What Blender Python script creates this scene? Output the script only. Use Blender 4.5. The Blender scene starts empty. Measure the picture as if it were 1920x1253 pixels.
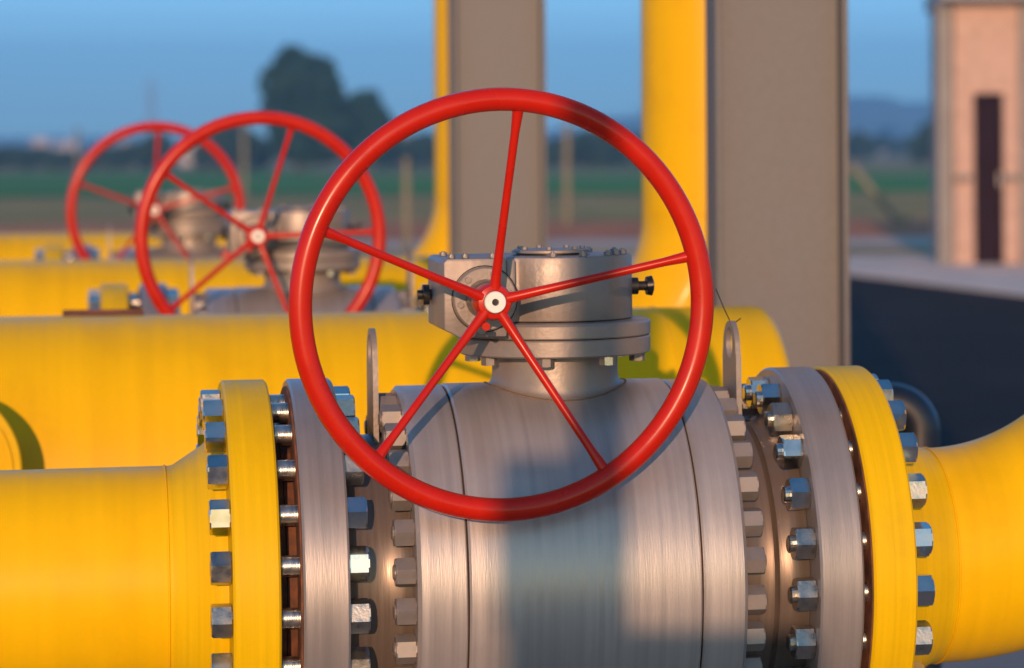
import bpy, bmesh, math, random
from mathutils import Matrix, Vector, Euler
R = math.radians
rnd = random.Random(7)
scene = bpy.context.scene
col = scene.collection
CAMZ = 1.55                                   # eye height above the ground

# ------------------------------------------------------------------ camera
cd = bpy.data.cameras.new("camera")
cam = bpy.data.objects.new("camera", cd); col.objects.link(cam)
cd.sensor_width = 36.0; cd.lens = 103.125
cd.shift_y = -346.5/1920
cd.clip_start = 0.1; cd.clip_end = 20000
cam.location = (0, 0, CAMZ)
cam.rotation_euler = (Matrix.Rotation(R(90), 4, 'X') @ Matrix.Rotation(R(-0.35), 4, 'Z')).to_euler()
cd.dof.use_dof = True; cd.dof.focus_distance = 5.15; cd.dof.aperture_fstop = 3.4
scene.camera = cam

# ------------------------------------------------------------------ light
SUN = Vector((-0.08, -1.0, 0.18)).normalized()         # towards the sun, low behind the viewer
world = bpy.data.worlds.new("World"); scene.world = world; world.use_nodes = True
wn = world.node_tree; wn.nodes.clear()
sky = wn.nodes.new('ShaderNodeTexSky'); sky.sky_type = 'NISHITA'; sky.sun_disc = False
sky.sun_elevation = math.asin(SUN.z); sky.sun_rotation = math.atan2(SUN.x, SUN.y)
sky.air_density = 1.0; sky.dust_density = 0.0; sky.ozone_density = 1.5; sky.altitude = 0
bg = wn.nodes.new('ShaderNodeBackground'); bg.inputs[1].default_value = 0.15
wo = wn.nodes.new('ShaderNodeOutputWorld')
# tint of the clear evening air: deepest blue low down away from the sun, warm on the sun's side
tc_ = wn.nodes.new('ShaderNodeTexCoord'); sx_ = wn.nodes.new('ShaderNodeSeparateXYZ'); wn.links.new(tc_.outputs['Generated'], sx_.inputs[0])
def ramp_(src, a, b):
    q = wn.nodes.new('ShaderNodeMapRange'); q.interpolation_type = 'SMOOTHSTEP'
    q.inputs['From Min'].default_value = a; q.inputs['From Max'].default_value = b; wn.links.new(src, q.inputs[0]); return q.outputs[0]
def mix_(f, a, b):
    q = wn.nodes.new('ShaderNodeMix'); q.data_type = 'RGBA'; wn.links.new(f, q.inputs[0])
    for k, v_ in ((6, a), (7, b)):
        if isinstance(v_, tuple): q.inputs[k].default_value = v_
        else: wn.links.new(v_, q.inputs[k])
    return q.outputs[2]
low = mix_(ramp_(sx_.outputs['Z'], .0, .07), (.29, .68, 1.90, 1), (.37, .74, 1.55, 1))
low = mix_(ramp_(sx_.outputs['Z'], .07, .50), low, (.48, 1.08, 1.55, 1))
tn = mix_(ramp_(sx_.outputs['Y'], -.1, -.9), low, (1.15, 1.15, 1.12, 1))
tint = wn.nodes.new('ShaderNodeVectorMath'); tint.operation = 'MULTIPLY'
wn.links.new(sky.outputs[0], tint.inputs[0]); wn.links.new(tn, tint.inputs[1]); wn.links.new(tint.outputs[0], bg.inputs[0]); wn.links.new(bg.outputs[0], wo.inputs[0])
sl = bpy.data.lights.new("sun", 'SUN'); sl.energy = 3.4; sl.angle = R(0.5); sl.color = (1.0, 0.58, 0.34)
so = bpy.data.objects.new("sun", sl); col.objects.link(so)
so.rotation_euler = SUN.to_track_quat('Z', 'Y').to_euler(); so.location = (-3, -10, 12)
scene.view_settings.view_transform = 'Standard'; scene.view_settings.look = 'None'
scene.view_settings.exposure = 0.22; scene.view_settings.gamma = 1.0

# ------------------------------------------------------------------ helpers
def empty(name, loc, rot=(0, 0, 0), parent=None):
    o = bpy.data.objects.new(name, None); col.objects.link(o)
    o.location = loc; o.rotation_euler = rot; o.empty_display_size = .1
    if parent: o.parent = parent
    return o
def tag(o, label=None, cat=None, group=None, kind=None):
    if label: o['label'] = label
    if cat: o['category'] = cat
    if group: o['group'] = group
    if kind: o['kind'] = kind
    return o
def obj(name, bm, mat, parent=None, loc=(0, 0, 0), rot=(0, 0, 0), smooth=35):
    bmesh.ops.recalc_face_normals(bm, faces=bm.faces)
    me = bpy.data.meshes.new(name); bm.to_mesh(me); bm.free()
    for m in (mat if isinstance(mat, (list, tuple)) else [mat]): me.materials.append(m)
    if smooth:
        for p in me.polygons: p.use_smooth = True
        me.set_sharp_from_angle(angle=R(smooth))
    o = bpy.data.objects.new(name, me); col.objects.link(o)
    o.location = loc; o.rotation_euler = rot
    if parent: o.parent = parent
    if name.startswith(('nut', 'flange_bolt', 'anchor')):
        me.set_sharp_from_angle(angle=R(12))
    return o
def copy_tree(o, parent=None):
    c = o.copy(); col.objects.link(c)
    if parent: c.parent = parent
    for ch in list(o.children): copy_tree(ch, c)
    return c
def to_axis(axis):
    if axis == 'X': return Matrix(((0, 0, 1, 0), (1, 0, 0, 0), (0, 1, 0, 0), (0, 0, 0, 1)))
    if axis == 'Y': return Matrix(((0, 1, 0, 0), (0, 0, 1, 0), (1, 0, 0, 0), (0, 0, 0, 1)))   # z -> y
    return Matrix.Identity(4)
def lathe(prof, axis='X', seg=96, bm=None, off=(0, 0, 0), cap=True):
    """prof: [(along, radius)] revolved round the axis; ends closed when cap"""
    bm = bm or bmesh.new(); M = Matrix.Translation(off) @ to_axis(axis)
    rings = []
    for a, r in prof:
        if r < 1e-5: rings.append([bm.verts.new(M @ Vector((0, 0, a)))])
        else: rings.append([bm.verts.new(M @ Vector((r*math.cos(2*math.pi*k/seg), r*math.sin(2*math.pi*k/seg), a))) for k in range(seg)])
    for A, B in zip(rings, rings[1:]):
        if len(A) == 1 and len(B) == 1: continue
        for k in range(seg):
            k2 = (k+1) % seg
            if len(A) == 1: bm.faces.new((A[0], B[k], B[k2]))
            elif len(B) == 1: bm.faces.new((A[k], A[k2], B[0]))
            else: bm.faces.new((A[k], A[k2], B[k2], B[k]))
    if cap:
        for rg in (rings[0], rings[-1]):
            if len(rg) > 1: bm.faces.new(rg)
    return bm
def tube(pts, r, seg=12, bm=None, closed=False, cap=True):
    bm = bm or bmesh.new(); pts = [Vector(p) for p in pts]; n = len(pts); rings = []
    rr = r if isinstance(r, (list, tuple)) else [r]*n
    prev = None
    for i, p in enumerate(pts):
        if closed: t = pts[(i+1) % n]-pts[i-1]
        else: t = pts[min(i+1, n-1)]-pts[max(i-1, 0)]
        t.normalize()
        if prev is None:
            u = t.cross(Vector((0, 0, 1)))
            if u.length < .1: u = t.cross(Vector((0, 1, 0)))
            u.normalize()
        else: u = (prev - t*prev.dot(t)).normalized()
        prev = u; v = t.cross(u)
        rings.append([bm.verts.new(p + rr[i]*(math.cos(2*math.pi*k/seg)*u + math.sin(2*math.pi*k/seg)*v)) for k in range(seg)])
    pairs = list(zip(rings, rings[1:])) + ([(rings[-1], rings[0])] if closed else [])
    for A, B in pairs:
        for k in range(seg): bm.faces.new((A[k], A[(k+1) % seg], B[(k+1) % seg], B[k]))
    if cap and not closed: bm.faces.new(rings[0]); bm.faces.new(rings[-1])
    return bm
def box(x0, x1, y0, y1, z0, z1, bm=None, bev=0):
    b = bmesh.new()
    v = [b.verts.new((x, y, z)) for x in (x0, x1) for y in (y0, y1) for z in (z0, z1)]
    for f in ((0, 1, 3, 2), (4, 6, 7, 5), (0, 4, 5, 1), (2, 3, 7, 6), (0, 2, 6, 4), (1, 5, 7, 3)): b.faces.new([v[i] for i in f])
    if bev:
        bmesh.ops.recalc_face_normals(b, faces=b.faces)
        bmesh.ops.bevel(b, geom=list(b.edges), offset=bev, segments=2, affect='EDGES', profile=.5)
    if bm is None: return b
    tmp = bpy.data.meshes.new('t'); b.to_mesh(tmp); b.free(); bm.from_mesh(tmp); bpy.data.meshes.remove(tmp); return bm
def prism(poly, y0, y1, bm=None, axis='Y', bev=0):
    """closed 2-D outline extruded; axis Y: (x,z) outline, Z: (x,y) outline, X: (y,z) outline"""
    b = bmesh.new()
    f = {'Y': lambda p, t: (p[0], t, p[1]), 'Z': lambda p, t: (p[0], p[1], t), 'X': lambda p, t: (t, p[0], p[1])}[axis]
    A = [b.verts.new(f(p, y0)) for p in poly]; B = [b.verts.new(f(p, y1)) for p in poly]; n = len(poly)
    b.faces.new(A); b.faces.new(B[::-1])
    for k in range(n): b.faces.new((A[k], A[(k+1) % n], B[(k+1) % n], B[k]))
    bmesh.ops.recalc_face_normals(b, faces=b.faces)
    if bev: bmesh.ops.bevel(b, geom=list(b.edges), offset=bev, segments=2, affect='EDGES', profile=.5)
    if bm is None: return b
    tmp = bpy.data.meshes.new('t'); b.to_mesh(tmp); b.free(); bm.from_mesh(tmp); bpy.data.meshes.remove(tmp); return bm
def hexnut(af, L, axis='X', stud=0.0, sr=0.0, bm=None, off=(0, 0, 0)):
    """chamfered hexagon nut, optional stud tip on the + side"""
    b = bmesh.new(); rc = af/math.sqrt(3); M = Matrix.Translation(off) @ to_axis(axis)
    rows = []
    for z, s in ((0, .9), (L*.05, 1), (L*.93, 1), (L, .9)):
        ring = []
        for k in range(24):
            an = 2*math.pi*k/24; m = (an % (math.pi/3)) - math.pi/6
            rh = af/2/math.cos(m)
            rad = rh if s == 1 else min(rh, af/2*1.04)
            ring.append(b.verts.new(M @ Vector((rad*math.cos(an), rad*math.sin(an), z))))
        rows.append(ring)
    for A, B in zip(rows, rows[1:]):
        for k in range(24): b.faces.new((A[k], A[(k+1) % 24], B[(k+1) % 24], B[k]))
    b.faces.new(rows[0]); b.faces.new(rows[-1])
    if stud:
        lathe([(L-.002, sr), (L+stud-.002, sr), (L+stud, sr*.8)], axis, 16, b, off)
    if bm is None: return b
    tmp = bpy.data.meshes.new('t'); b.to_mesh(tmp); b.free(); bm.from_mesh(tmp); bpy.data.meshes.remove(tmp); return bm

# ------------------------------------------------------------------ materials
def mat(name, base, rough=.5, metal=0., coat=0., var=.08, vscale=6., stretch=(1, 1, 1), bump=.0, bscale=80., bstretch=(1, 1, 1),
        dirt=None, dirt_amt=0., dscale=4., spec=.5, rvar=.08):
    m = bpy.data.materials.new(name); m.use_nodes = True; nt = m.node_tree; N = nt.nodes; L = nt.links
    p = N['Principled BSDF']; p.inputs['Metallic'].default_value = metal
    p.inputs['Specular IOR Level'].default_value = spec
    p.inputs['Coat Weight'].default_value = coat; p.inputs['Coat Roughness'].default_value = .12
    tc = N.new('ShaderNodeTexCoord')
    mp = N.new('ShaderNodeMapping'); mp.inputs['Scale'].default_value = stretch; L.new(tc.outputs['Object'], mp.inputs[0])
    nz = N.new('ShaderNodeTexNoise'); nz.inputs['Scale'].default_value = vscale; nz.inputs['Detail'].default_value = 5; L.new(mp.outputs[0], nz.inputs[0])
    mr = N.new('ShaderNodeMapRange'); mr.inputs['From Min'].default_value = .3; mr.inputs['From Max'].default_value = .7
    mr.inputs['To Min'].default_value = 1-var; mr.inputs['To Max'].default_value = 1+var; L.new(nz.outputs[0], mr.inputs[0])
    vm = N.new('ShaderNodeVectorMath'); vm.operation = 'SCALE'; vm.inputs[0].default_value = base[:3]; L.new(mr.outputs[0], vm.inputs['Scale'])
    out = vm.outputs[0]
    if dirt:
        n2 = N.new('ShaderNodeTexNoise'); n2.inputs['Scale'].default_value = dscale; n2.inputs['Detail'].default_value = 8; n2.inputs['Roughness'].default_value = .65
        L.new(tc.outputs['Object'], n2.inputs[0])
        m2 = N.new('ShaderNodeMapRange'); m2.inputs['From Min'].default_value = .5; m2.inputs['From Max'].default_value = .75
        m2.inputs['To Max'].default_value = dirt_amt; L.new(n2.outputs[0], m2.inputs[0])
        mx = N.new('ShaderNodeMix'); mx.data_type = 'RGBA'; L.new(m2.outputs[0], mx.inputs[0]); L.new(out, mx.inputs[6]); mx.inputs[7].default_value = (*dirt, 1)
        out = mx.outputs[2]
    L.new(out, p.inputs['Base Color'])
    r2 = N.new('ShaderNodeMapRange'); r2.inputs['From Min'].default_value = .3; r2.inputs['From Max'].default_value = .7
    r2.inputs['To Min'].default_value = max(0, rough-rvar); r2.inputs['To Max'].default_value = rough+rvar; L.new(nz.outputs[0], r2.inputs[0]); L.new(r2.outputs[0], p.inputs['Roughness'])
    if bump:
        mp2 = N.new('ShaderNodeMapping'); mp2.inputs['Scale'].default_value = bstretch; L.new(tc.outputs['Object'], mp2.inputs[0])
        n3 = N.new('ShaderNodeTexNoise'); n3.inputs['Scale'].default_value = bscale; n3.inputs['Detail'].default_value = 3; L.new(mp2.outputs[0], n3.inputs[0])
        bp = N.new('ShaderNodeBump'); bp.inputs['Strength'].default_value = bump; bp.inputs['Distance'].default_value = .002; L.new(n3.outputs[0], bp.inputs['Height']); L.new(bp.outputs[0], p.inputs['Normal'])
    return m
YC = (.76, .445, .0002)
M = {}
M['yellow'] = mat('yellow_pipe_paint', YC, .40, coat=.03, spec=.12, var=.06, vscale=2.2, stretch=(14, .5, .5), bump=.05, bscale=60, dirt=(.42, .22, .004), dirt_amt=.28, dscale=4)
M['yellow_flange'] = mat('yellow_flange_paint', (.70, .44, .0002), .46, coat=.0, spec=.14, var=.07, vscale=3, stretch=(40, .5, .5), bump=.10, bscale=40, bstretch=(12, 1, 1), dirt=(.34, .19, .01), dirt_amt=.3)
M['grey'] = mat('grey_valve_paint', (.41, .37, .345), .38, metal=.5, coat=.0, rvar=.05, var=.09, vscale=3, stretch=(30, .5, .5), bump=.12, bscale=30, bstretch=(14, 1, 1), dirt=(.22, .17, .13), dirt_amt=.3)
M['grey_flange'] = mat('grey_flange_paint', (.31, .28, .265), .38, metal=.5, rvar=.05, var=.10, vscale=3, stretch=(30, .5, .5), bump=.12, bscale=30, bstretch=(14, 1, 1), dirt=(.17, .13, .10), dirt_amt=.3)
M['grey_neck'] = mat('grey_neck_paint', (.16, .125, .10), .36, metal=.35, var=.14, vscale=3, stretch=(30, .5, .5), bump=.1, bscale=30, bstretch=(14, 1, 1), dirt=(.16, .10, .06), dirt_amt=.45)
M['grey_cast'] = mat('grey_cast_paint', (.27, .235, .21), .47, metal=.35, var=.14, vscale=18, bump=.25, bscale=120, dirt=(.28, .17, .10), dirt_amt=.35, dscale=9)
M['grey_bolt'] = mat('painted_bolt_grey', (.235, .21, .195), .42, metal=.4, var=.15, vscale=30, dirt=(.18, .12, .09), dirt_amt=.5, dscale=30)
M['zinc'] = mat('zinc_plated_steel', (.66, .65, .60), .2, metal=1.0, var=.12, vscale=40, dirt=(.35, .30, .24), dirt_amt=.5, dscale=40, rvar=.06)
M['zinc_dull'] = mat('weathered_zinc', (.50, .47, .40), .34, metal=1.0, var=.2, vscale=50, dirt=(.20, .14, .09), dirt_amt=.6, dscale=50, bump=.2, bscale=200)
M['stud'] = mat('zinc_stud_thread', (.66, .62, .52), .30, metal=1.0, var=.2, vscale=60, bump=.6, bscale=500, bstretch=(1, .02, .02))
M['rust'] = mat('rusty_raised_face', (.15, .055, .025), .85, var=.5, vscale=30, dirt=(.03, .02, .015), dirt_amt=.8, dscale=14, bump=.5, bscale=90)
M['red'] = mat('red_handwheel_paint', (.47, .011, .001), .30, coat=.05, spec=.28, var=.06, vscale=12, bump=.05, bscale=60, dirt=(.30, .02, .01), dirt_amt=.3, dscale=8)
M['dark'] = mat('dark_oiled_steel', (.035, .032, .03), .4, metal=.6, var=.3, vscale=40)
M['seam'] = mat('dark_seam_gap', (.03, .02, .015), .9, var=.3)
M['bright'] = mat('bare_machined_steel', (.78, .74, .68), .5, metal=.2, var=.04, rvar=.03, vscale=60)
M['column'] = mat('galvanised_column_paint', (.153, .150, .150), .6, metal=.1, var=.10, vscale=45, bump=.35, bscale=260, dirt=(.17, .13, .11), dirt_amt=.3, dscale=3)
M['blue'] = mat('dark_blue_enamel', (.006, .009, .018), .4, coat=.2, var=.1)
M['concrete'] = mat('yard_concrete', (.24, .24, .24), .9, var=.14, vscale=1.5, bump=.3, bscale=40, dirt=(.18, .17, .15), dirt_amt=.4, dscale=.6)
M['kerb'] = mat('kerb_concrete', (.70, .58, .48), .9, var=.12, vscale=2)
M['asphalt'] = mat('dark_asphalt', (.026, .020, .018), .9, var=.25, vscale=3, bump=.5, bscale=60, dirt=(.065, .045, .04), dirt_amt=1, dscale=.45)
M['soil'] = mat('dry_olive_ground', (.42, .26, .10), 1, var=.4, vscale=.35, dirt=(.20, .25, .06), dirt_amt=1, dscale=.12)
M['redsoil'] = mat('red_bare_soil', (.55, .20, .09), 1, var=.25, vscale=.6)
M['green'] = mat('green_crop_field', (.10, .25, .05), 1, var=.25, vscale=.08, dirt=(.13, .18, .06), dirt_amt=.6, dscale=.03, stretch=(.3, 1, 1))
M['straw'] = mat('straw_field_strip', (.36, .27, .09), 1, var=.25, vscale=.1)
M['path'] = mat('pale_gravel_path', (.6, .46, .36), 1, var=.15, vscale=2)
M['water'] = mat('grey_drain_concrete', (.12, .15, .17), .8, var=.1)
M['hill'] = mat('hill_scrub_hazed', (.19, .27, .28), 1, var=.2, vscale=.01)  # scrub colour paled and blued, distance haze mixed into the base
M['plaster'] = mat('pink_plaster', (.48, .33, .27), .9, var=.14, vscale=7, bump=.5, bscale=20)
M['pilaster'] = mat('grey_concrete_pilaster', (.25, .235, .22), .9, var=.1, vscale=4)
M['door'] = mat('dark_brown_door', (.022, .012, .018), .9, var=.2, spec=.1)
M['slab'] = mat('roof_slab_grey', (.42, .42, .44), .8, var=.1)
M['white'] = mat('pale_house_wall', (.62, .52, .46), .9, var=.08)
M['roof'] = mat('red_roof_tiles', (.32, .12, .08), .9, var=.2, vscale=8)
M['glass'] = mat('dark_window_pane', (.03, .04, .05), .15, var=.1)
M['post'] = mat('pale_concrete_post', (.21, .19, .13), .9, var=.1, vscale=5)
M['steel_far'] = mat('galvanised_lattice', (.35, .35, .36), .6, metal=.3)
M['bark'] = mat('tree_bark', (.08, .06, .045), .95, var=.3, vscale=8)
def leafmat(name, a, b):
    m = mat(name, a, .7, var=.35, vscale=.9, dirt=b, dirt_amt=.8, dscale=.5, spec=.2); return m
for k_ in ('concrete', 'kerb', 'asphalt', 'soil', 'redsoil', 'green', 'straw', 'path', 'hill', 'plaster', 'pilaster', 'post'):
    M[k_].node_tree.nodes['Principled BSDF'].inputs['Specular IOR Level'].default_value = .05
M['leaf'] = leafmat('dark_tree_foliage', (.022, .060, .036), (.045, .085, .045))
M['leaf2'] = leafmat('bush_foliage', (.03, .065, .04), (.05, .09, .045))

# ------------------------------------------------------------------ ground
def sheet(name, pts, z, m, label=None):
    bm = bmesh.new(); bm.faces.new([bm.verts.new((x, y, z)) for x, y in pts])
    o = obj(name, bm, m, smooth=0); tag(o, kind='structure'); return o
def strip(name, y0, y1, z, m, x0=-400, x1=400): return sheet(name, [(x0, y0), (x1, y0), (x1, y1), (x0, y1)], z, m)
sheet('ground', [(-850, -15), (850, -15), (850, 1700), (-850, 1700)], 0, M['soil'])
strip('concrete_yard', -12, 11.5, .006, M['concrete'], -30, 30)
sheet('asphalt_road', [(-30, 11.52), (30, 11.52), (30, 16.9), (8.2, 16.9), (5.3, 29.9), (3.9, 36.2), (-30, 37.3)], .006, M['asphalt'])
strip('gravel_path', 45.5, 50, .006, M['path'], -60, 60)
strip('red_soil', 50.2, 62, .006, M['redsoil'], -60, 60)
strip('grass_strip', 70, 84, .006, M['straw'], -200, 200)
strip('green_field', 98, 215, .02, M['green'], -600, 600)
strip('straw_field', 170, 196, .03, M['straw'], -12, 60)
# raised kerb with the pavement behind it, in front of the small building
bmk = bmesh.new()
prism([(-30, 37.4), (3.9, 36.3), (5.3, 30.0), (8.2, 17), (30, 41.5), (-30, 41.5)], 0, .03, bmk, 'Z', bev=.005)
o = obj('pavement', bmk, M['kerb'], smooth=0); tag(o, kind='structure')
# far hill
def hill(x0, x1, D, h, name='hill', seed=1):
    bm = bmesh.new(); r = random.Random(seed); n = 90; m = 8; ph = [r.uniform(0, 6.28) for _ in range(6)]
    g = []
    for i in range(n+1):
        u = i/n; x = x0+(x1-x0)*u; e = math.sin(math.pi*u)**.8
        hh = h*e*(.78+.12*math.sin(7*u+ph[0])+.06*math.sin(17*u+ph[1])+.03*math.sin(39*u+ph[2]))
        row = []
        for j in range(m+1):
            v = j/m; row.append(bm.verts.new((x+30*math.sin(i*1.3+j), D-(1-v)*h*2.5, -2+hh*math.sin(v*math.pi/2)**1.2)))
        g.append(row)
    for i in range(n):
        for j in range(m): bm.faces.new((g[i][j], g[i+1][j], g[i+1][j+1], g[i][j+1]))
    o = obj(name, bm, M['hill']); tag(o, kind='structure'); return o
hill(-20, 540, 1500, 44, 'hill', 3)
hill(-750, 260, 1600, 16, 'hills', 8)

# ------------------------------------------------------------------ trees, bushes
def foliage(bm, blobs, n, leaf, r):
    """leaf clusters spread through a set of ellipsoids (cx,cy,cz,rx,ry,rz)"""
    tot = sum(b[3]*b[5] for b in blobs)
    for b in blobs:
        for _ in range(int(n*b[3]*b[5]/tot)):
            d = Vector((r.gauss(0, 1), r.gauss(0, 1), r.gauss(0, 1))).normalized()
            q = r.random()**.4*(1+.14*math.sin(5*d.x+b[0])*math.cos(4*d.z+b[2]))
            c = Vector((b[0]+d.x*b[3]*q, b[1]+d.y*b[4]*q, b[2]+d.z*b[5]*q))
            s = leaf*r.uniform(.5, 1.2)
            e = Euler((r.uniform(0, 6.28), r.uniform(0, 6.28), r.uniform(0, 6.28))).to_matrix()
            vs = [bm.verts.new(c+e @ Vector((x*s, y*s, z*s))) for x, y, z in ((-.5, -.3, 0), (.1, -.5, .1), (.6, 0, 0), (.1, .45, .12), (-.4, .35, 0))]
            bm.faces.new(vs)
def tree(x, D, blobs, trunk_h, label, cat='tree', group=None, n=3500, leaf=.55, name='tree', m='leaf', seed=1, tr=.3):
    r = random.Random(seed)
    t = empty(name, (x, D, 0)); tag(t, label, cat, group)
    bm = bmesh.new(); foliage(bm, blobs, n, leaf, r); obj('crown', bm, M[m], t, smooth=0)
    bt = bmesh.new(); top = blobs[0][2]
    tube([(0, 0, -.1), (.05, 0, trunk_h*.5), (0, 0, trunk_h), (.1, 0, top)], [tr, tr*.8, tr*.7, tr*.25], 10, bt)
    for b in blobs[:6]:
        tube([(0, 0, trunk_h*.8), (b[0]*.5, b[1]*.5, (trunk_h+b[2])*.5), (b[0], b[1], b[2])], [tr*.5, tr*.3, tr*.12], 8, bt)
    obj('trunk', bt, M['bark'], t)
    return t
def px(x, D): return (x-960)/5500*D
D = 205
s = D/5500
tree(px(561, D), D, [(.1, 0, 6.2, 2.6, 2.6, 2.5), (-.6, .3, 4.1, 2.0, 2.2, 2.4), (1.3, -.3, 5.4, 1.9, 2.0, 2.3), (.2, .4, 2.4, 2.6, 2.3, 1.9), (1.9, .2, 3.0, 1.8, 1.9, 2.4), (-.4, 0, 7.2, 1.7, 1.6, 1.3)], 1.6,
     'tall dark rounded tree behind the middle red handwheel', n=9000, leaf=.5, seed=5)
tree(px(679, D), D+3, [(0, 0, 3.9, 1.7, 1.7, 1.9), (-.7, 0, 2.2, 1.5, 1.5, 1.6), (.8, .2, 2.6, 1.5, 1.5, 1.9)], 1.2,
     'shorter dark tree touching the right side of the tall tree', n=5000, leaf=.5, seed=6)
bush = [(18, 250, 2.0, 2.6), (75, 246, 1.9, 2.2), (130, 250, 1.6, 2.4), (190, 240, 1.9, 2.3), (245, 245, 2.2, 2.3), (292, 232, 3.0, 1.6),
        (402, 225, 3.2, 1.8), (440, 222, 3.6, 1.9), (470, 226, 2.8, 1.7), (745, 236, 2.5, 2.0), (790, 240, 2.9, 2.2), (1050, 232, 2.4, 2.1), (1095, 228, 2.9, 2.3),
        (1140, 230, 3.1, 2.2), (1185, 234, 2.7, 2.2), (1602, 300, 3.0, 2.2), (1742, 235, 3.4, 1.5), (1650, 420, 3.2, 3.4), (1710, 430, 3.0, 3.2)]
where = {18: 'at the left edge of the photo', 75: 'under the first far white house from the left', 130: 'under the second far white house', 190: 'just left of the far red handwheel rim',
         245: 'seen through the left of the far red handwheel', 292: 'beside the top spoke of the far handwheel', 402: 'between the rims of the two rear handwheels', 440: 'behind the crossing of the two rear handwheels', 470: 'against the left foot of the tall tree',
         745: 'right of the shorter tree', 790: 'left of the thin yellow riser', 1050: 'right of the narrow grey column', 1095: 'behind the pale pole between the columns', 1140: 'left of the second yellow riser in the gap',
         1185: 'touching the left edge of the near yellow riser', 1602: 'touching the right edge of the big grey column', 1742: 'against the left corner of the pink building', 1650: 'in front of the far red roofed houses', 1710: 'between the far houses and the pink building'}
for i, (x, D, h, w) in enumerate(bush):
    r = random.Random(100+i); w *= .85
    bl = [(0, 0, h*.62, w*.9, w*.8, h*.42), (-w*.6, .2, h*.42, w*.6, w*.6, h*.38), (w*.6, -.2, h*.45, w*.6, w*.6, h*.40), (r.uniform(-.4, .4), 0, h*.8, w*.45, w*.4, h*.22)]
    tree(px(x, D), D, bl, h*.3, 'low dark tree in the far treeline ' + where[x], 'tree', 'trees of the far treeline', n=900, leaf=.42, m='leaf2', seed=i, tr=.12)

# ------------------------------------------------------------------ far houses, poles
def house(x, D, w, h, d, label, roof='roof', rot=.2):
    t = empty('house', (px(x, D), D, 0), (0, 0, rot)); tag(t, label, 'house', 'far houses beyond the fields')
    obj('wall', prism([(-w/2, 0), (w/2, 0), (w/2, h), (0, h+w*.22), (-w/2, h)], -d/2, d/2), M['white'], t, smooth=0)
    rb = bmesh.new(); e = w*.06
    prism([(-w/2-e, h-e*.3), (0, h+w*.22+.03), (w/2+e, h-e*.3), (w/2+e, h-e*.3+.25), (0, h+w*.22+.28), (-w/2-e, h-e*.3+.25)], -d/2-.3, d/2+.3, rb)
    obj('roof', rb, M[roof], t, smooth=0)
    for k in (-1, 1):
        wb = box(k*w*.24-w*.07, k*w*.24+w*.07, -d/2-.06, -d/2+.1, h*.42, h*.72)
        obj('window', wb, M['glass'], t, smooth=0)
    obj('door', box(-w*.06, w*.06, -d/2-.05, -d/2+.1, 0, h*.55), M['door'], t, smooth=0)
    return t
house(75, 700, 4.2, 4.0, 5, 'narrow far white house standing above the treeline at far left', 'white')
house(125, 720, 6.0, 3.0, 6, 'second far white house, just right of the narrow one', 'white')
house(233, 330, 4.2, 1.6, 5, 'low pale house seen through the left half of the far handwheel', 'white')
house(362, 330, 3.0, 2.0, 4, 'low pale house framed between the two rear handwheel rims', 'white')
house(742, 600, 9.5, 2.8, 8, 'wide pale far house right of the shorter tree', 'white')
house(1632, 640, 5.0, 2.2, 6, 'far pinkish house beside the big grey column', 'roof')
house(1668, 660, 5.4, 2.4, 6, 'far house with the reddest roof, middle of the right hand houses', 'roof', -.2)
house(1712, 640, 4.6, 1.9, 6, 'far pale house nearest the pink building', 'white', .4)
def pole(x, D, top_y, w, label, name='pole', cat='pole'):
    t = empty(name, (px(x, D), D, 0)); tag(t, label, cat)
    h = CAMZ-(top_y-280)/5500*D; w *= .7
    bm = bmesh.new(); lathe([(-.1, w*.55), (h*.6, w*.5), (h, w*.42)], 'Z', 10, bm)
    obj('shaft', bm, M['post'], t)
    b2 = box(-w*.6, w*.6, -w*.6, w*.6, h+.002, h+w*.3, bev=w*.1); obj('cap', b2, M['post'], t)
    return t
pole(146, 150, 238, .30, 'slim pale pole left of the far red handwheel', 'utility_pole')
pole(457, 95, 236, .22, 'pale pole behind the crossing of the two rear handwheels', 'utility_pole')
pole(1063, 60, 236, .20, 'pale pole in the gap between grey column and yellow riser', 'utility_pole')
pole(762, 46, 300, .17, 'short thick pale fence post left of the thin yellow riser', 'fence_post', 'post')
t = empty('fence_strut', (px(1690, 58), 58, 0)); tag(t, 'slanting pale strut right of the big grey column', 'fence strut')
obj('bar', tube([(0, 0, .0), (px(1598, 58)-px(1690, 58), .3, 1.2)], .07, 8), M['post'], t)
obj('foot', box(-.18, .18, -.18, .18, 0, .16, bev=.02), M['post'], t)
# lattice mast
t = empty('lattice_mast', (px(284, 900), 900, 0)); tag(t, 'faint tall lattice mast above the far red handwheel', 'mast')
bm = bmesh.new(); H = 24
for sx, sy in ((1, 1), (1, -1), (-1, 1), (-1, -1)): tube([(sx*2, sy*2, 0), (sx*.4, sy*.4, H)], .12, 6, bm)
for k in range(10):
    z0, z1 = H*k/10, H*(k+1)/10; a0, a1 = 2-1.6*k/10, 2-1.6*(k+1)/10
    for sy in (1, -1):
        tube([(-a0, sy*a0, z0), (a1, sy*a1, z1)], .07, 5, bm); tube([(a0, sy*a0, z0), (-a1, sy*a1, z1)], .07, 5, bm)
obj('lattice', bm, M['steel_far'], t)
bm = bmesh.new()
for z in (17, 20.5): tube([(-3.2, 0, z), (3.2, 0, z)], .12, 6, bm)
obj('crossarm', bm, M['steel_far'], t)

# ------------------------------------------------------------------ small building at the right
BX, BY = px(1757, 37.9), 37.9
t = empty('plastered_building', (BX, BY, .032), (0, 0, R(-5))); tag(t, 'small pink plastered building with one tall narrow dark door, at the right edge', 'building')
Hh = 3.40
dx0, dx1 = .47, .85; dz = 2.20
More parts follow.
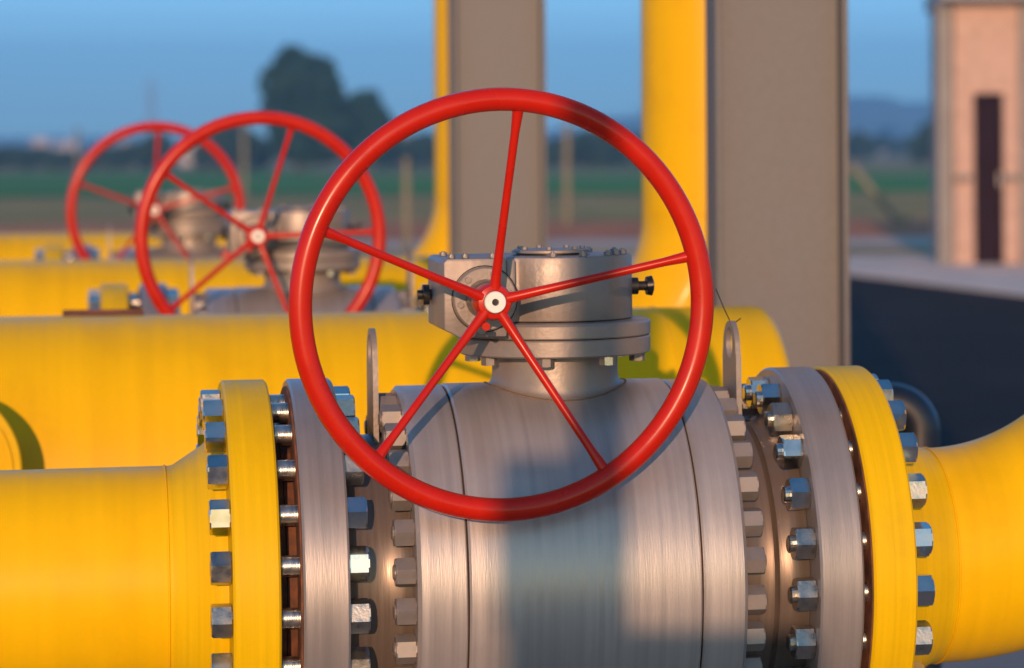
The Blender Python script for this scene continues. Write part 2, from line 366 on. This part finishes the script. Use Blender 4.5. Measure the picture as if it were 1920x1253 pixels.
# front wall as one sheet of solid blocks round the door opening
bm = bmesh.new()
box(.22, dx0, .0, .25, 0, dz, bm); box(dx1, 1.05, .0, .25, 0, dz, bm); box(.22, 1.05, .0, .25, dz+.001, Hh, bm)
box(1.27, 4.2, .0, .25, 0, Hh, bm); box(.1, 4.2, .26, 3.2, 0, Hh, bm)
obj('wall', bm, M['plaster'], t, smooth=0)
for x0 in (0, 1.06): obj('pilaster', box(x0, x0+.2, -.06, .24, 0, Hh-.002, bev=.01), M['pilaster'], t)
d = obj('door', box(dx0+.002, dx1-.002, .12, .18, 0, dz-.003), M['door'], t, smooth=0)
obj('handle', tube([(dx1-.05, .07, 1.0), (dx1-.05, .07, 1.18)], .012, 8), M['bright'], d)
bm = bmesh.new(); box(dx0-.06, dx0-.001, -.02, .0-.001, 0, dz+.05, bm); box(dx0, dx1+.06, -.02, -.001, dz+.004, dz+.05, bm)
obj('door_frame', bm, M['plaster'], t, smooth=0)
for x0 in (.24, .84): obj('wall_bracket', box(x0, x0+.2, -.12, -.003, 1.08, 1.16, bev=.01), M['pilaster'], t)
obj('roof', box(.04, 4.6, -.5, 3.6, Hh+.002, Hh+.22, bev=.02), M['slab'], t)

# ------------------------------------------------------------------ steel columns
ANG = R(8.5)
def column(x, D, label):
    t = empty('steel_column', (x, D, 0), (0, 0, ANG)); tag(t, label, 'steel column', 'steel I-section columns beside the yellow risers')
    H = 7.0; h = .400; b = .150; tf = .0165; tw = .010
    obj('web', box(-h/2+tf, h/2-tf, -tw/2, tw/2, 0, H), M['column'], t, smooth=0)
    for s in (-1, 1):
        x0, x1 = (-h/2, -h/2+tf-.0005) if s < 0 else (h/2-tf+.0005, h/2)
        obj('flange', box(x0, x1, -b/2, b/2, 0, H, bev=.002), M['column'], t)
    obj('base_plate', box(-.28, .28, -.16, .16, .006, .03, bev=.003), M['column'], t)
    for sx in (-1, 1):
        for sy in (-1, 1):
            obj('anchor_nut', hexnut(.036, .022, 'Z', .02, .011, off=(sx*.245, sy*.12, .031)), M['zinc'], t)
    return t
column(px(1457, 8.72), 8.72, 'wide grey steel column right of the thick yellow riser')
column(px(932, 12.45), 12.45, 'grey steel column behind the gearbox, between sky gaps, farther back')

# ------------------------------------------------------------------ ball valve with handwheel
FR = .365; BC = .318; NB = 22; BB = .309; NBB = 28
def make_wheel(v):
    w = empty('handwheel', (-.158, -.29, .517), (0, R(5), R(3.5)), v)
    # rim plane lies in front of the hub (towards -y)
    dd = .102; RR = .357
    pts = [(RR*math.sin(2*math.pi*k/120), -dd, RR*math.cos(2*math.pi*k/120)) for k in range(120)]
    obj('rim', tube(pts, .0205, 20, closed=True), M['red'], w, smooth=60)
    for k in range(5):
        a = 2*math.pi*k/5; s_, c_ = math.sin(a), math.cos(a)
        P = [(.024*s_, -.012, .024*c_), (.045*s_, -.016, .045*c_), (.10*s_, -.030, .10*c_), (.20*s_, -.058, .20*c_), (.30*s_, -.086, .30*c_), ((RR-.008)*s_, -dd+.002, (RR-.008)*c_)]
        obj('spoke', tube(P, [.0110, .0092, .0078, .0074, .0078, .0108], 14), M['red'], w, smooth=60)
    hb = bmesh.new(); lathe([(.035, .024), (.035, .031), (-.012, .033), (-.020, .029), (-.022, .021), (-.016, .020)], 'Y', 32, hb)
    obj('hub', hb, M['red'], w)
    cb = bmesh.new(); lathe([(-.014, .0195), (-.026, .0195), (-.028, .0180), (-.028, .0065), (-.0225, .0060), (-.0225, 0)], 'Y', 32, cb)
    obj('hub_cap', cb, M['bright'], w)
    obj('cap_hole', lathe([(-.0222, 0), (-.0222, .0058), (-.0235, .0058), (-.0235, 0)], 'Y', 20), M['dark'], w)
    kb = hexnut(.014, .008, 'Y', off=(-.012, -.02, -.044)); obj('grub_screw', kb, M['red'], w)
    return w
def seam_ring(x, r, v):
    obj('seam', lathe([(x-.0016, r-.004), (x-.0016, r+.0012), (x+.0016, r+.0012), (x+.0016, r-.004)], 'X', 96), M['seam'], v)
def make_valve():
    v = empty('ball_valve', (0, 0, 0))
    # centre ball housing, slightly stepped, with two end closures
    obj('valve_body', lathe([(-.2115, .30), (-.2115, .346), (-.208, .350), (.200, .350), (.2035, .346), (.2035, .30)], 'X', 128), M['grey'], v)
    obj('end_closure', lathe([(-.3027, .25), (-.3027, .340), (-.296, .3475), (-.2175, .3475), (-.2150, .345), (-.2150, .30)], 'X', 128), M['grey'], v)
    obj('end_closure', lathe([(.2070, .30), (.2070, .345), (.2100, .3475), (.281, .3475), (.2879, .340), (.2879, .25)], 'X', 128), M['grey'], v)
    obj('seam', lathe([(-.2148, .3), (-.2148, .3415), (-.2117, .3415), (-.2117, .3)], 'X', 96), M['seam'], v)
    obj('seam', lathe([(.2037, .3), (.2037, .3415), (.2068, .3415), (.2068, .3)], 'X', 96), M['seam'], v)
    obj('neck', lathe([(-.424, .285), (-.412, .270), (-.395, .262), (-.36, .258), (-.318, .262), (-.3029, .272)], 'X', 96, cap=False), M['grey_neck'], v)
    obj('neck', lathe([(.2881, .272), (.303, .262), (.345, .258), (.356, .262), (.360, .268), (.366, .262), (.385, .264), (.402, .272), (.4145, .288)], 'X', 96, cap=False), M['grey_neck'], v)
    for x0, x1, s in ((-.5041, -.4227, -1), (.4153, .4953, 1)):
        obj('end_flange', lathe([(x0, .12), (x0, FR-.004), (x0+.004, FR), (x1-.004, FR), (x1, FR-.004), (x1, .12)], 'X', 160), M['grey_flange'], v)
    # gasket faces in the flange gaps
    obj('raised_face', lathe([(-.5243, .20), (-.5243, .265), (-.5043, .265), (-.5043, .20)], 'X', 96), M['rust'], v)
    obj('raised_face', lathe([(.4955, .20), (.4955, .268), (.5043, .268), (.5043, .20)], 'X', 96), M['rust'], v)
    for xa_, xb_ in ((-.5075, -.5045), (.4957, .4975)):
        obj('rusted_face', lathe([(xa_, .2655), (xa_, .350), (xb_, .352), (xb_, .2655)], 'X', 96), M['rust'], v)
    # painted cap nuts on both end closures
    n0 = None
    for k in range(NBB):
        a = 2*math.pi*(k+.35)/NBB; y, z = BB*math.cos(a), BB*math.sin(a)
        for s, x in ((-1, -.3029), (1, .2881)):
            rot = (rnd.uniform(0, 1), 0, 0)
            if n0 is None:
                o = n0 = obj('nut', hexnut(.046, .036, 'X', .004, .014), M['grey_bolt'], v)
            else:
                o = n0.copy(); col.objects.link(o); o.parent = v
            if s < 0: o.rotation_euler = (0, 0, math.pi); o.location = (x, y, z); o.rotation_euler = (rot[0], 0, math.pi)
            else: o.location = (x, y, z); o.rotation_euler = rot
    # stem neck and gearbox
    bm = bmesh.new()
    n = 64; rows = []
    for f_, rr in ((0, .131), (1, .123), (2, .1195), (3, .118), (4, .118)):
        ring = []
        for k in range(n):
            a = 2*math.pi*k/n; x, y = rr*math.cos(a), rr*math.sin(a)
            zb = math.sqrt(max(.350**2-y*y, 0))-.003
            z = {0: zb, 1: zb+.004, 2: zb+.010, 3: zb+.020, 4: .4045}[f_]
            ring.append(bm.verts.new((x, y, z)))
        rows.append(ring)
    for A, B in zip(rows, rows[1:]):
        for k in range(n): bm.faces.new((A[k], A[(k+1) % n], B[(k+1) % n], B[k]))
    obj('stem_neck', bm, M['grey_cast'], v)
    obj('weld_bead', tube([(.1325*math.cos(2*math.pi*k/96), .1325*math.sin(2*math.pi*k/96), math.sqrt(.350**2-(.1325*math.sin(2*math.pi*k/96))**2)-.001) for k in range(96)], .0026, 6, closed=True), mat_weld, v)
    obj('mounting_flange', lathe([(.4047, .10), (.4047, .176), (.4075, .180), (.4345, .180), (.437, .178)], 'Z', 96), M['grey_cast'], v)
    obj('gearbox_flange', lathe([(.4385, .178), (.441, .1805), (.462, .1805), (.4665, .177), (.4690, .12)], 'Z', 96), M['grey_cast'], v)
    # rounded quadrant housing
    hb = bmesh.new(); outline = []
    for k in range(41):
        a = -math.pi/2-.62+(math.pi+1.24)*k/40
        outline.append((.147*math.cos(a), .147*math.sin(a)))
    outline += [(-.115, .120), (-.115, -.120)]
    prism(outline, .4692, .588, hb, 'Z', bev=.004)
    obj('gearbox_housing', hb, M['grey_cast'], v)
    # worm box: front face with bevelled side, chamfered lower edge
    wb = bmesh.new()
    prism([(-.232, .462), (-.205, .448), (-.118, .448), (-.118, .590), (-.225, .590), (-.232, .583)], -.190, .05, wb, 'Y', bev=.003)
    obj('worm_box', wb, M['grey_cast'], v)
    obj('edge_rib', box(-.112, -.095, -.1475, -.10, .47, .586, bev=.003), M['grey_cast'], v)
    cv = obj('worm_cover', lathe([(-.191, .0), (-.191, .058), (-.199, .0575), (-.2015, .055), (-.2015, 0)][::-1], 'Y', 48, off=(-.158, 0, .517)), M['grey_cast'], v)
    obj('seam', lathe([(-.1903, .0592), (-.1912, .0606), (-.1912, .0588), (-.1903, .0585)], 'Y', 64, off=(-.158, 0, .517), cap=False), M['seam'], cv)
    for k in range(6):
        a = 2*math.pi*(k+.2)/6; obj('cover_screw', hexnut(.010, .006, 'Y', off=(-.158+.047*math.cos(a), -.2078, .517+.047*math.sin(a))), M['grey_bolt'], cv)
    obj('shaft_sleeve', lathe([(-.2016, .036), (-.235, .034), (-.238, .030), (-.238, .018), (-.262, .018)], 'Y', 32, off=(-.158, 0, .517)), M['grey_neck'], v)
    obj('oil_plug', hexnut(.016, .010, 'Y', off=(-.165, -.1995, .462)), M['grey_bolt'], v)
    cap = obj('indicator_cap', lathe([(.5882, .060), (.592, .060), (.5925, .074), (.597, .074), (.5985, .070), (.5985, 0)], 'Z', 48, off=(-.005, 0, 0)), M['grey_cast'], v)
    obj('cap_seal', lathe([(.5883, .055), (.5883, .066), (.5915, .066), (.5915, .055)], 'Z', 48, off=(-.005, 0, 0)), M['dark'], v)
    for k in range(7):
        a = 2*math.pi*k/7; obj('cap_screw', hexnut(.010, .005, 'Z', off=(-.005+.06*math.cos(a), .06*math.sin(a), .5987)), M['grey_bolt'], cap)
    for a in (-100, -75, -50, -38, -20, 0, 20, 50, 90):
        a = R(a); obj('housing_screw', hexnut(.013, .007, 'Z', .003, .004, off=(.132*math.cos(a), .132*math.sin(a), .5883)), M['grey_bolt'], v)
    for x, y in ((-.215, -.17), (-.19, -.17), (-.215, -.05), (-.14, -.17)):
        obj('housing_screw', hexnut(.012, .007, 'Z', .002, .004, off=(x, y, .5903)), M['grey_bolt'], v)
    # stop screws either side
    sb = bmesh.new(); lathe([(.140, .016), (.156, .016), (.157, .009), (.172, .009), (.1725, .017), (.183, .019), (.186, .012)], 'X', 24, sb, off=(0, -.02, .527))
    obj('stop_screw', sb, M['dark'], v)
    sb = bmesh.new(); lathe([(-.231, .010), (-.236, .010), (-.2365, .019), (-.248, .019), (-.249, .009), (-.258, .009)], 'X', 24, sb, off=(0, .0, .517))
    obj('stop_screw', sb, M['dark'], v)
    for k in range(8):
        a = 2*math.pi*(k+.5)/8+.12
        o = hexnut(.026, .016, 'Z', off=(.155*math.cos(a), .155*math.sin(a), .3882)); obj('flange_bolt', o, M['grey_bolt'] if k % 3 else M['zinc'], v)
    # lifting lugs: plates with an eye, standing across the pipe axis
    for x in (-.345, .338):
        bm = bmesh.new(); outer = []; th = .010; rr = .052; cz = .405
        for k in range(17):
            a = math.pi*k/16; outer.append((rr*math.cos(a)+.0, cz+rr*math.sin(a)))
        outer = outer + [(-.062, .245), (.062, .245)]
        prism(outer, x-th/2, x+th/2, bm, 'X')
        # eye: cut by rebuilding as ring + web
        bm.free(); bm = bmesh.new()
        N_ = 32; ro = []; ri = []
        for sx in (-1, 1):
            o_, i_ = [], []
            for k in range(N_):
                a = 2*math.pi*k/N_; ca_, sa_ = math.cos(a), math.sin(a)
                yy, zz = rr*ca_, cz+rr*sa_
                if sa_ < -.05: yy = (.058*(1 if ca_ > 0 else -1)) if abs(ca_) > .35 else .058*ca_/.35; zz = .245 if abs(ca_) <= .8 else .245+(abs(ca_)-.8)/.2*(cz-.245)
                o_.append(bm.verts.new((x+sx*th/2, yy-.01, zz))); i_.append(bm.verts.new((x+sx*th/2, .026*ca_-.01, cz+.010+.030*sa_)))
            ro.append(o_); ri.append(i_)
        for k in range(N_):
            k2 = (k+1) % N_
            bm.faces.new((ro[0][k], ro[0][k2], ri[0][k2], ri[0][k])); bm.faces.new((ro[1][k], ri[1][k], ri[1][k2], ro[1][k2]))
            bm.faces.new((ro[0][k], ro[1][k], ro[1][k2], ro[0][k2])); bm.faces.new((ri[0][k], ri[0][k2], ri[1][k2], ri[1][k]))
        obj('lifting_lug', bm, M['grey_cast'], v, smooth=30)
    # tie wire at the right lug
    obj('tie_wire', tube([(.300, -.05, .520), (.318, -.03, .485), (.334, -.01, .459), (.339, .004, .450), (.345, -.012, .454), (.354, -.02, .462)], .0011, 6), M['dark'], v)
    make_wheel(v)
    # support foot under the body
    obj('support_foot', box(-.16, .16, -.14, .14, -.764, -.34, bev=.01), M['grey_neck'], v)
    return v
mat_weld = mat('rusty_weld_line', (.16, .09, .04), .8, var=.3, vscale=40)

# ------------------------------------------------------------------ pipe spools with stud bolts
def add_studs(v, xa, xb, proto=None, phase=0, tip=(0.004, .016)):
    """xa, xb outer faces of the flange pair"""
    for k in range(NB):
        a = 2*math.pi*(k+phase)/NB; y, z = BC*math.cos(a), BC*math.sin(a)
        if proto is None:
            st = bmesh.new(); lathe([(xa-.036, .0185), (xb+.036, .0185)], 'X', 16, st)
            sobj = obj('stud_bolt', st, M['stud'], v, (0, y, z))
            nl = obj('nut', hexnut(.054, .036, 'X', tip[0], .015), M['zinc'], sobj, (xa-.0006, 0, 0), (rnd.uniform(0, 1.04), 0, math.pi))
            nr = obj('nut', hexnut(.054, .036, 'X', tip[1], .015), M['zinc'], sobj, (xb+.0006, 0, 0), (rnd.uniform(0, 1.04), 0, 0))
            proto = (sobj, nl, nr)
        else:
            sobj = proto[0].copy(); col.objects.link(sobj); sobj.location = (0, y, z)
            for q in proto[1:]:
                c = q.copy(); col.objects.link(c); c.parent = sobj; e = c.rotation_euler; c.rotation_euler = (rnd.uniform(0, 1.04), 0, e[2])
                if rnd.random() < .45: c.material_slots[0].link = 'OBJECT'; c.material_slots[0].material = M['zinc_dull']
            sobj.parent = v
    return proto
def make_left():
    t = empty('flanged_pipe', (0, 0, 0))
    obj('pipe', lathe([(-3.2, .206), (-3.2, .210), (-.732, .210)], 'X', 128), M['yellow'], t)
    obj('weld_seam', tube([(-.7305, .2105*math.cos(2*math.pi*k/96), .2105*math.sin(2*math.pi*k/96)) for k in range(96)], .0020, 8, closed=True), M['yellow'], t, smooth=60)
    f = obj('flange', lathe([(-.729, .2095), (-.716, .211), (-.662, .246), (-.652, .256), (-.6275, .262), (-.6255, .30), (-.6255, FR-.004), (-.6215, FR), (-.5469, FR), (-.5429, FR-.004), (-.5429, .12)], 'X', 160), M['yellow_flange'], t)
    obj('raised_face', lathe([(-.5427, .20), (-.5427, .262), (-.5255, .262), (-.5255, .20)], 'X', 96), M['rust'], f)
    obj('rusted_face', lathe([(-.5426, .2625), (-.5426, .352), (-.5405, .350), (-.5405, .2625)], 'X', 96), M['rust'], f)
    add_studs(t, -.6255, -.4227, phase=.30, tip=(.001, .001))
    return t
def make_right():
    t = empty('elbow_pipe', (0, 0, 0)); RB = .563
    f = obj('flange', lathe([(.5129, .12), (.5129, FR-.004), (.5169, FR), (.5893, FR), (.5933, FR-.004), (.5933, .30), (.596, .262), (.620, .252), (.632, .245), (.700, .208), (.7195, .2035)], 'X', 160), M['yellow_flange'], t)
    obj('raised_face', lathe([(.5047, .20), (.5047, .262), (.5127, .262), (.5127, .20)], 'X', 96), M['rust'], f)
    obj('rusted_face', lathe([(.5105, .2625), (.5105, .357), (.5126, .359), (.5126, .2625)], 'X', 96), M['rust'], f)
    obj('weld_seam', tube([(.7212, .2045*math.cos(2*math.pi*k/96), .2045*math.sin(2*math.pi*k/96)) for k in range(96)], .0020, 8, closed=True), M['yellow'], t, smooth=60)
    pts = [(.723, 0, 0)] + [(.727+RB*math.sin(R(90)*k/32), 0, RB*(1-math.cos(R(90)*k/32))) for k in range(33)]
    obj('elbow', tube(pts, .204, 96), M['yellow'], t)
    obj('weld_seam', tube([(.727+RB+.2045*math.cos(2*math.pi*k/96), .2045*math.sin(2*math.pi*k/96), RB+.004) for k in range(96)], .0020, 8, closed=True), M['yellow'], t, smooth=60)
    obj('riser', lathe([(RB+.006, .204), (RB+5.2, .204)], 'Z', 96, off=(.727+RB, 0, 0)), M['yellow'], t)
    add_studs(t, .4153, .5933, phase=.18, tip=(.010, .002))
    return t
def make_header():
    t = empty('header_pipe', (0, 0, 0))
    Rh = .399
    obj('pipe', lathe([(-3.4, Rh), (.600, Rh)], 'X', 160), M['yellow'], t)
    obj('end_cap', lathe([(.603, Rh), (.860, Rh), (.877, Rh-.004), (.887, Rh-.014), (.891, Rh-.03), (.893, 0)], 'X', 160), M['yellow'], t)
    obj('weld_seam', tube([(.6015, (Rh+.0003)*math.cos(2*math.pi*k/120), (Rh+.0003)*math.sin(2*math.pi*k/120)) for k in range(120)], .0022, 8, closed=True), M['yellow'], t, smooth=60)
    for x in (-2.4, -.2): obj('saddle_support', prism([(-.30, -.764), (.30, -.764), (.30, -.28), (.22, -.34), (0, -.405), (-.22, -.34), (-.30, -.28)], x-.06, x+.06, axis='X'), M['grey_neck'], t, smooth=0)
    return t
TILT = R(-.33)
O1 = Vector((.080, 5.51, CAMZ-.786)); STEP = Vector((-.748, 3.66, .007))
valve = make_valve(); left = make_left(); right = make_right(); header = make_header()
def put(o, P, tilt=0.0): o.location = P; o.rotation_euler = (0, tilt, ANG)
VL = ['grey ball valve with the large red handwheel in the foreground', 'second grey ball valve, its handwheel partly hidden behind the foreground rim', 'farthest grey ball valve with the smallest red handwheel']
LL = ['near yellow flanged pipe entering the foreground valve from the left', 'yellow flanged pipe of the second valve, only its flange top showing over the header pipe', 'yellow flanged pipe of the farthest valve, almost hidden']
RL = ['near yellow flange and elbow curving up at the right edge', 'thick yellow riser pipe left of the wide grey column', 'thin looking yellow riser pipe left of the farther grey column']
HL = ['nearest large yellow header pipe running just behind the foreground valve', 'large yellow header pipe behind the second valve', 'farthest yellow header pipe along the edge of the brown field']
phases = [5, 16, 2]
for i in range(3):
    P = O1+STEP*i; tl = TILT if i == 0 else 0
    if i: P.z += .004
    if i == 1: P.x += .010
    for proto, lab, cat, grp in ((valve, VL, 'valve', 'ball valves with red handwheels'), (left, LL, 'pipe', 'flanged yellow inlet pipes'), (right, RL, 'pipe', 'yellow elbow pipes rising beside the columns')):
        o = proto if i == 0 else copy_tree(proto)
        put(o, P, tl); tag(o, lab[i], cat, grp)
        if proto is valve:
            for ch in o.children:
                if ch.name.startswith('handwheel'): ch.rotation_euler = (0, R(phases[i]), R(3.5))
    o = header if i == 0 else copy_tree(header)
    put(o, Vector((-.235, 7.40, CAMZ-.806))+Vector((-.77, 3.75, 0))*i); tag(o, HL[i], 'pipe', 'large yellow header pipes between the valves')

# branch with a small ring flange on the near header pipe, at the left edge
t = empty('branch_flange', (-1.335, 6.78, CAMZ-.72), (0, 0, ANG)); tag(t, 'round yellow branch flange at the left edge, above the near pipe', 'pipe flange')
obj('branch_pipe', lathe([(.35, .13), (-.13, .13)], 'Y', 64), M['yellow'], t)
obj('flange', lathe([(-.1295, .10), (-.1295, .195), (-.133, .198), (-.160, .198), (-.1635, .195), (-.1635, .10)], 'Y', 96), M['yellow_flange'], t)
obj('gasket', lathe([(-.1638, .10), (-.1638, .178), (-.172, .178), (-.172, 0)], 'Y', 96), M['yellow'], t)
# thin dark bar drawing the dark line on top of the near header pipe
t = empty('dark_strip', (-1.02, 7.30, CAMZ-.406), (0, 0, ANG)); tag(t, 'thin dark strip lying along the near header pipe', 'steel strip')
obj('flat_bar', box(-.10, .10, -.03, .03, -.004, .004, bev=.001), M['rust'], t)
obj('angle_lip', box(-.10, .10, .0305, .034, -.004, .012, bev=.001), M['rust'], t)
# dark blue domed vent behind the right flange
t = empty('vent_pipe', (px(1722, 7.6), 7.6, 0)); tag(t, 'dark blue curved vent pipe behind the right yellow flange', 'vent pipe')
zt = CAMZ-(800-280)/5500*7.6
pts = [(0, 0, .006), (0, 0, zt-.02)] + [(-.075+.075*math.cos(R(180)*k/16), 0, zt-.02+.075*math.sin(R(180)*k/16)) for k in range(17)]
obj('pipe', tube(pts, .052, 24), M['blue'], t)
obj('collar', lathe([(zt-.14, .050), (zt-.14, .064), (zt-.11, .064), (zt-.11, .050)], 'Z', 24), M['blue'], t)

# added post with boxes, unseen behind the viewer, shaped to shade the foreground valve
t = empty('shade_post', (-.40, -1.1, 0)); tag(t, 'unseen grey post with boxes, added to shade the near valve', 'shade caster')
obj('post', box(-.005, .085, -.05, .05, .006, 2.76, bev=.005), M['column'], t)
obj('upper_box', box(-.135, .085, -.19, -.055, 1.847, 2.155, bev=.01), M['column'], t)
obj('lower_box', box(-.125, .42, -.25, -.055, 1.0, 1.842, bev=.01), M['column'], t)

# ------------------------------------------------------------------ air
bm = box(-900, 900, -20, 1750, -5, 62)
m = bpy.data.materials.new('haze'); m.use_nodes = True; nt = m.node_tree; nt.nodes.clear()
out = nt.nodes.new('ShaderNodeOutputMaterial'); pv = nt.nodes.new('ShaderNodeVolumePrincipled')
pv.inputs['Density'].default_value = .0010; pv.inputs['Color'].default_value = (.8, .95, 1, 1); pv.inputs['Anisotropy'].default_value = .65
nt.links.new(pv.outputs[0], out.inputs['Volume'])
hz = obj('haze', bm, m, smooth=0); tag(hz, kind='stuff')
